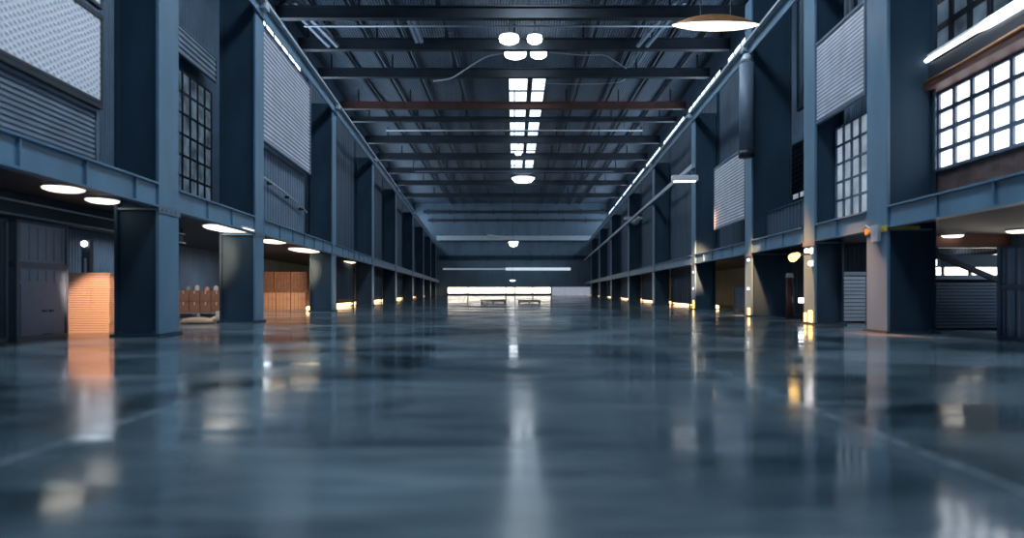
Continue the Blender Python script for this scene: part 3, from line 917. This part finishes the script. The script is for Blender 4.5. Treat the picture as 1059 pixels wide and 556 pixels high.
# brown standpipe between third and second right columns
Y = 21.8
p = at(816.5, 330, Y)
t = thing('standpipe', 'brown standpipe with a pale cap in the shade beside the spotlight column', 'pipe', (p.x, Y, 0))
MB().tube([(0, 0, .03), (0, 0, 1.55)], .12, 14).build('pipe', M['red_brown'], t, smooth=True)
MB().tube([(0, 0, 1.5), (0, 0, 1.66)], [.15, .1], 14).build('cap', M['white'], t, smooth=True)
MB().box(-.22, .22, -.22, .22, 0, .03).build('base_plate', M['frame'], t)
p = at(829, 311, Y)
t = thing('junction_box', 'tiny white junction box on a short stand beside the brown standpipe', 'box', (p.x, Y, 0))
MB().box(-.02, .02, 0, .04, 0, .6).build('stand', M['frame'], t)
MB().box(-.09, .09, -.05, .06, .58, .76).build('body', M['led'], t)  # box is no lamp; its brightness is put in as glow
# interior partition behind them
sheet_panel('ribbed_screen', 'dark navy ribbed partition behind the brown standpipe', 1, 19.9, 10.2, 2.6, 0, 2.6, M['slat_dark'], fm='steel_web')

# yellow tape, spotlight and small lamps on columns (mounted on the column: part of it)
c0 = cols[(1, 0)]
g = MB().box(-.03, .005, -.03, .95, 2.42, 2.56); g.box(-.03, .75, .0, .035, 2.46, 2.54)
g.build('tape_band', M['yellow'], c0)
t = rowthing('cable_tie', 'pale cable fitting strapped to the massive taped column', 'fitting', 1, 14.15, -.12)
MB().box(0, .08, .2, .5, 2.2, 2.6).build('body', M['rail'], t)
MB().tube([(.03, .5, 2.5), (-.02, .7, 2.62), (.03, .9, 2.56)], .025, 8).build('strap', M['rail'], t)
c1 = cols[(1, 1)]
t = rowthing('spotlight', 'yellow spotlight on a bracket below the deck at the second column', 'lamp', 1, 18.0, -.02, 0)
MB().box(-.45, 0, .2, .25, 2.10, 2.15).build('bracket', M['frame'], t)
MB().tube([(-.42, .15, 2.10), (-.66, -.08, 2.0)], [.08, .13], 14).build('lamp_head', M['gold'], t, smooth=True)
t = rowthing('wall_lamp', 'small white lamp below the deck at the second column, upper one', 'lamp', 1, 18.0, -.02, 0, 'white lamps on the second column')
MB().tube([(-.02, .1, 2.22), (-.22, .05, 2.22)], [.04, .07], 12).build('lamp_head', M['led'], t, smooth=True)
MB().box(-.03, 0, .0, .2, 2.12, 2.32).build('mount_plate', M['white'], t)
t = rowthing('wall_lamp', 'small white lamp below the deck at the second column, lower one', 'lamp', 1, 18.0, -.02, 0, 'white lamps on the second column')
MB().tube([(-.02, .1, 1.84), (-.12, .0, 1.84)], [.04, .07], 12).build('lamp_head', M['led'], t, smooth=True)
MB().box(-.03, 0, .0, .2, 1.74, 1.94).build('mount_plate', M['white'], t)
# security-camera like lamps on the right rail
for (px, py, i, lab) in ((655.5, 227, 5, 'white dome lamp on the guide rail, farther down the row'), (708, 187, 3, 'white box lamp on the guide rail at the slim lit column')):
    Y = RY[i]-.35
    p = at(px, py, Y)
    t = thing('rail_lamp', lab, 'lamp', p, ANG[1], 'lamps on the guide rail')
    w_ = .95 if i == 5 else .7
    MB().box(-w_, w_, -.15, .15, 0, .3).build('housing', M['white'], t, .03)
    MB().lathe([(.02, -.55), (.3, -.5), (.5, -.25), (.55, 0)], (0.1, 0, 0), 1, .5, 16).build('dome', M['rail'], t, smooth=True) if i == 5 else MB().box(-w_*.8, w_*.8, -.12, .12, -.06, 0).build('diffuser', M['led'], t)
    MB().box(w_*.2, w_*1.25, .1, .18, .05, .15).build('arm', M['frame'], t)
# gold glow strips added at the right column feet, for the floor streaks
for i, h in ((1, .42), (2, .34), (3, .5)):
    c = cols[(1, i)]
    MB().box(-.03, 0, .16, .38, .06, h).build('added_foot_glow', M['gold'], c)
    if i == 1:
        MB().box(-.03 + 0, 0, .58, .70, .06, h*.8).build('added_foot_glow', M['gold'], c)
for i, zs in ((2, (1.05, 2.2)), (3, (1.1, 2.0))):
    c = cols[(1, i)]
    for z in zs:
        MB().box(-.03, 0, .28, .42, z, z+.10).build('indicator_lamp', M['led'], c)

# ------------------------------------------------------------------ lights
def light(kind, loc, energy, col, size=.3, target=None, spot=1.2, name='lamp_and_fill_light'):
    l = bpy.data.lights.new(name, kind); l.energy = energy; l.color = col
    if kind in ('POINT', 'SPOT'): l.shadow_soft_size = size
    if kind == 'AREA': l.size = size
    if kind == 'SPOT': l.spot_size = spot; l.spot_blend = .6
    o = bpy.data.objects.new(name, l); COL.objects.link(o); o.location = loc
    if target is not None:
        o.rotation_euler = (Vector(target)-Vector(loc)).to_track_quat('-Z', 'Y').to_euler()
    return o


# lamps under the left deck: warm light thrown on boards, cartons and crates
light('SPOT', (-8.5, 11.9, 2.75), 1350, (1, .64, .46), .08, (-10.15, 14.5, .62), .46)
light('SPOT', (-8.6, 17.3, 2.7), 600, (1, .62, .36), .2, (-12.6, 23.8, .5), .9)
light('SPOT', (-9.4, 28.2, 2.7), 900, (1, .60, .32), .2, (-12.8, 33, .6), .9)
# narrow spots added at the copper pendant, to warm the feet of the columns
PEN = at(740, 26.5, 20.0) - Vector((0, 0, .3))
for Y, zt, e, col in ((14.5, .5, 4200, (1, .30, .10)), (18.3, .9, 5500, (1, .34, .09)), (24.0, 1.2, 6500, (1, .40, .14)), (33.1, 2.2, 18000, (1, .50, .24))):
    light('SPOT', PEN, e*6, col, .25, P(1, Y, 0, zt), .17 if Y > 20 else .2)
for loc, e, sz in (((-11.3, 17.0, 2.8), 50, 1.6), ((-12.6, 21.0, 2.8), 45, 1.6), ((-12.0, 28.0, 2.8), 80, 1.0),
                   ((13.2, 14.2, 2.4), 50, .8), ((11.0, 17.3, 2.4), 60, .8), ((-11.8, 12.5, 2.8), 8, .8), ((12.2, 22.0, 2.4), 30, .8), ((13.0, 30.0, 2.4), 40, .8)):
    light('AREA', loc, e, (.75, .87, 1.0), sz)  # cool fill lights added under the decks, apart from the lamps

# ------------------------------------------------------------------ world
W = bpy.data.worlds.new('World'); S.world = W; W.use_nodes = True
bg = W.node_tree.nodes['Background']; bg.inputs[0].default_value = (.30, .52, .80, 1); bg.inputs[1].default_value = .22

# ------------------------------------------------------------------ camera
cam = bpy.data.cameras.new('Camera'); co = bpy.data.objects.new('Camera', cam); COL.objects.link(co)
co.location = (0, 0, CAMH); co.rotation_euler = (math.pi/2, 0, 0)
cam.sensor_fit = 'HORIZONTAL'; cam.sensor_width = 36; cam.lens = F/1059*36
cam.shift_x = -(CX-529.5)/1059; cam.shift_y = (CY-278)/1059
cam.dof.use_dof = True; cam.dof.focus_distance = 30; cam.dof.aperture_fstop = .35
cam.clip_end = 400; cam.clip_start = .05
S.camera = co
S.view_settings.view_transform = 'Standard'; S.view_settings.look = 'None'
S.view_settings.exposure = 0; S.view_settings.gamma = 1
S.view_settings.use_curve_mapping = False
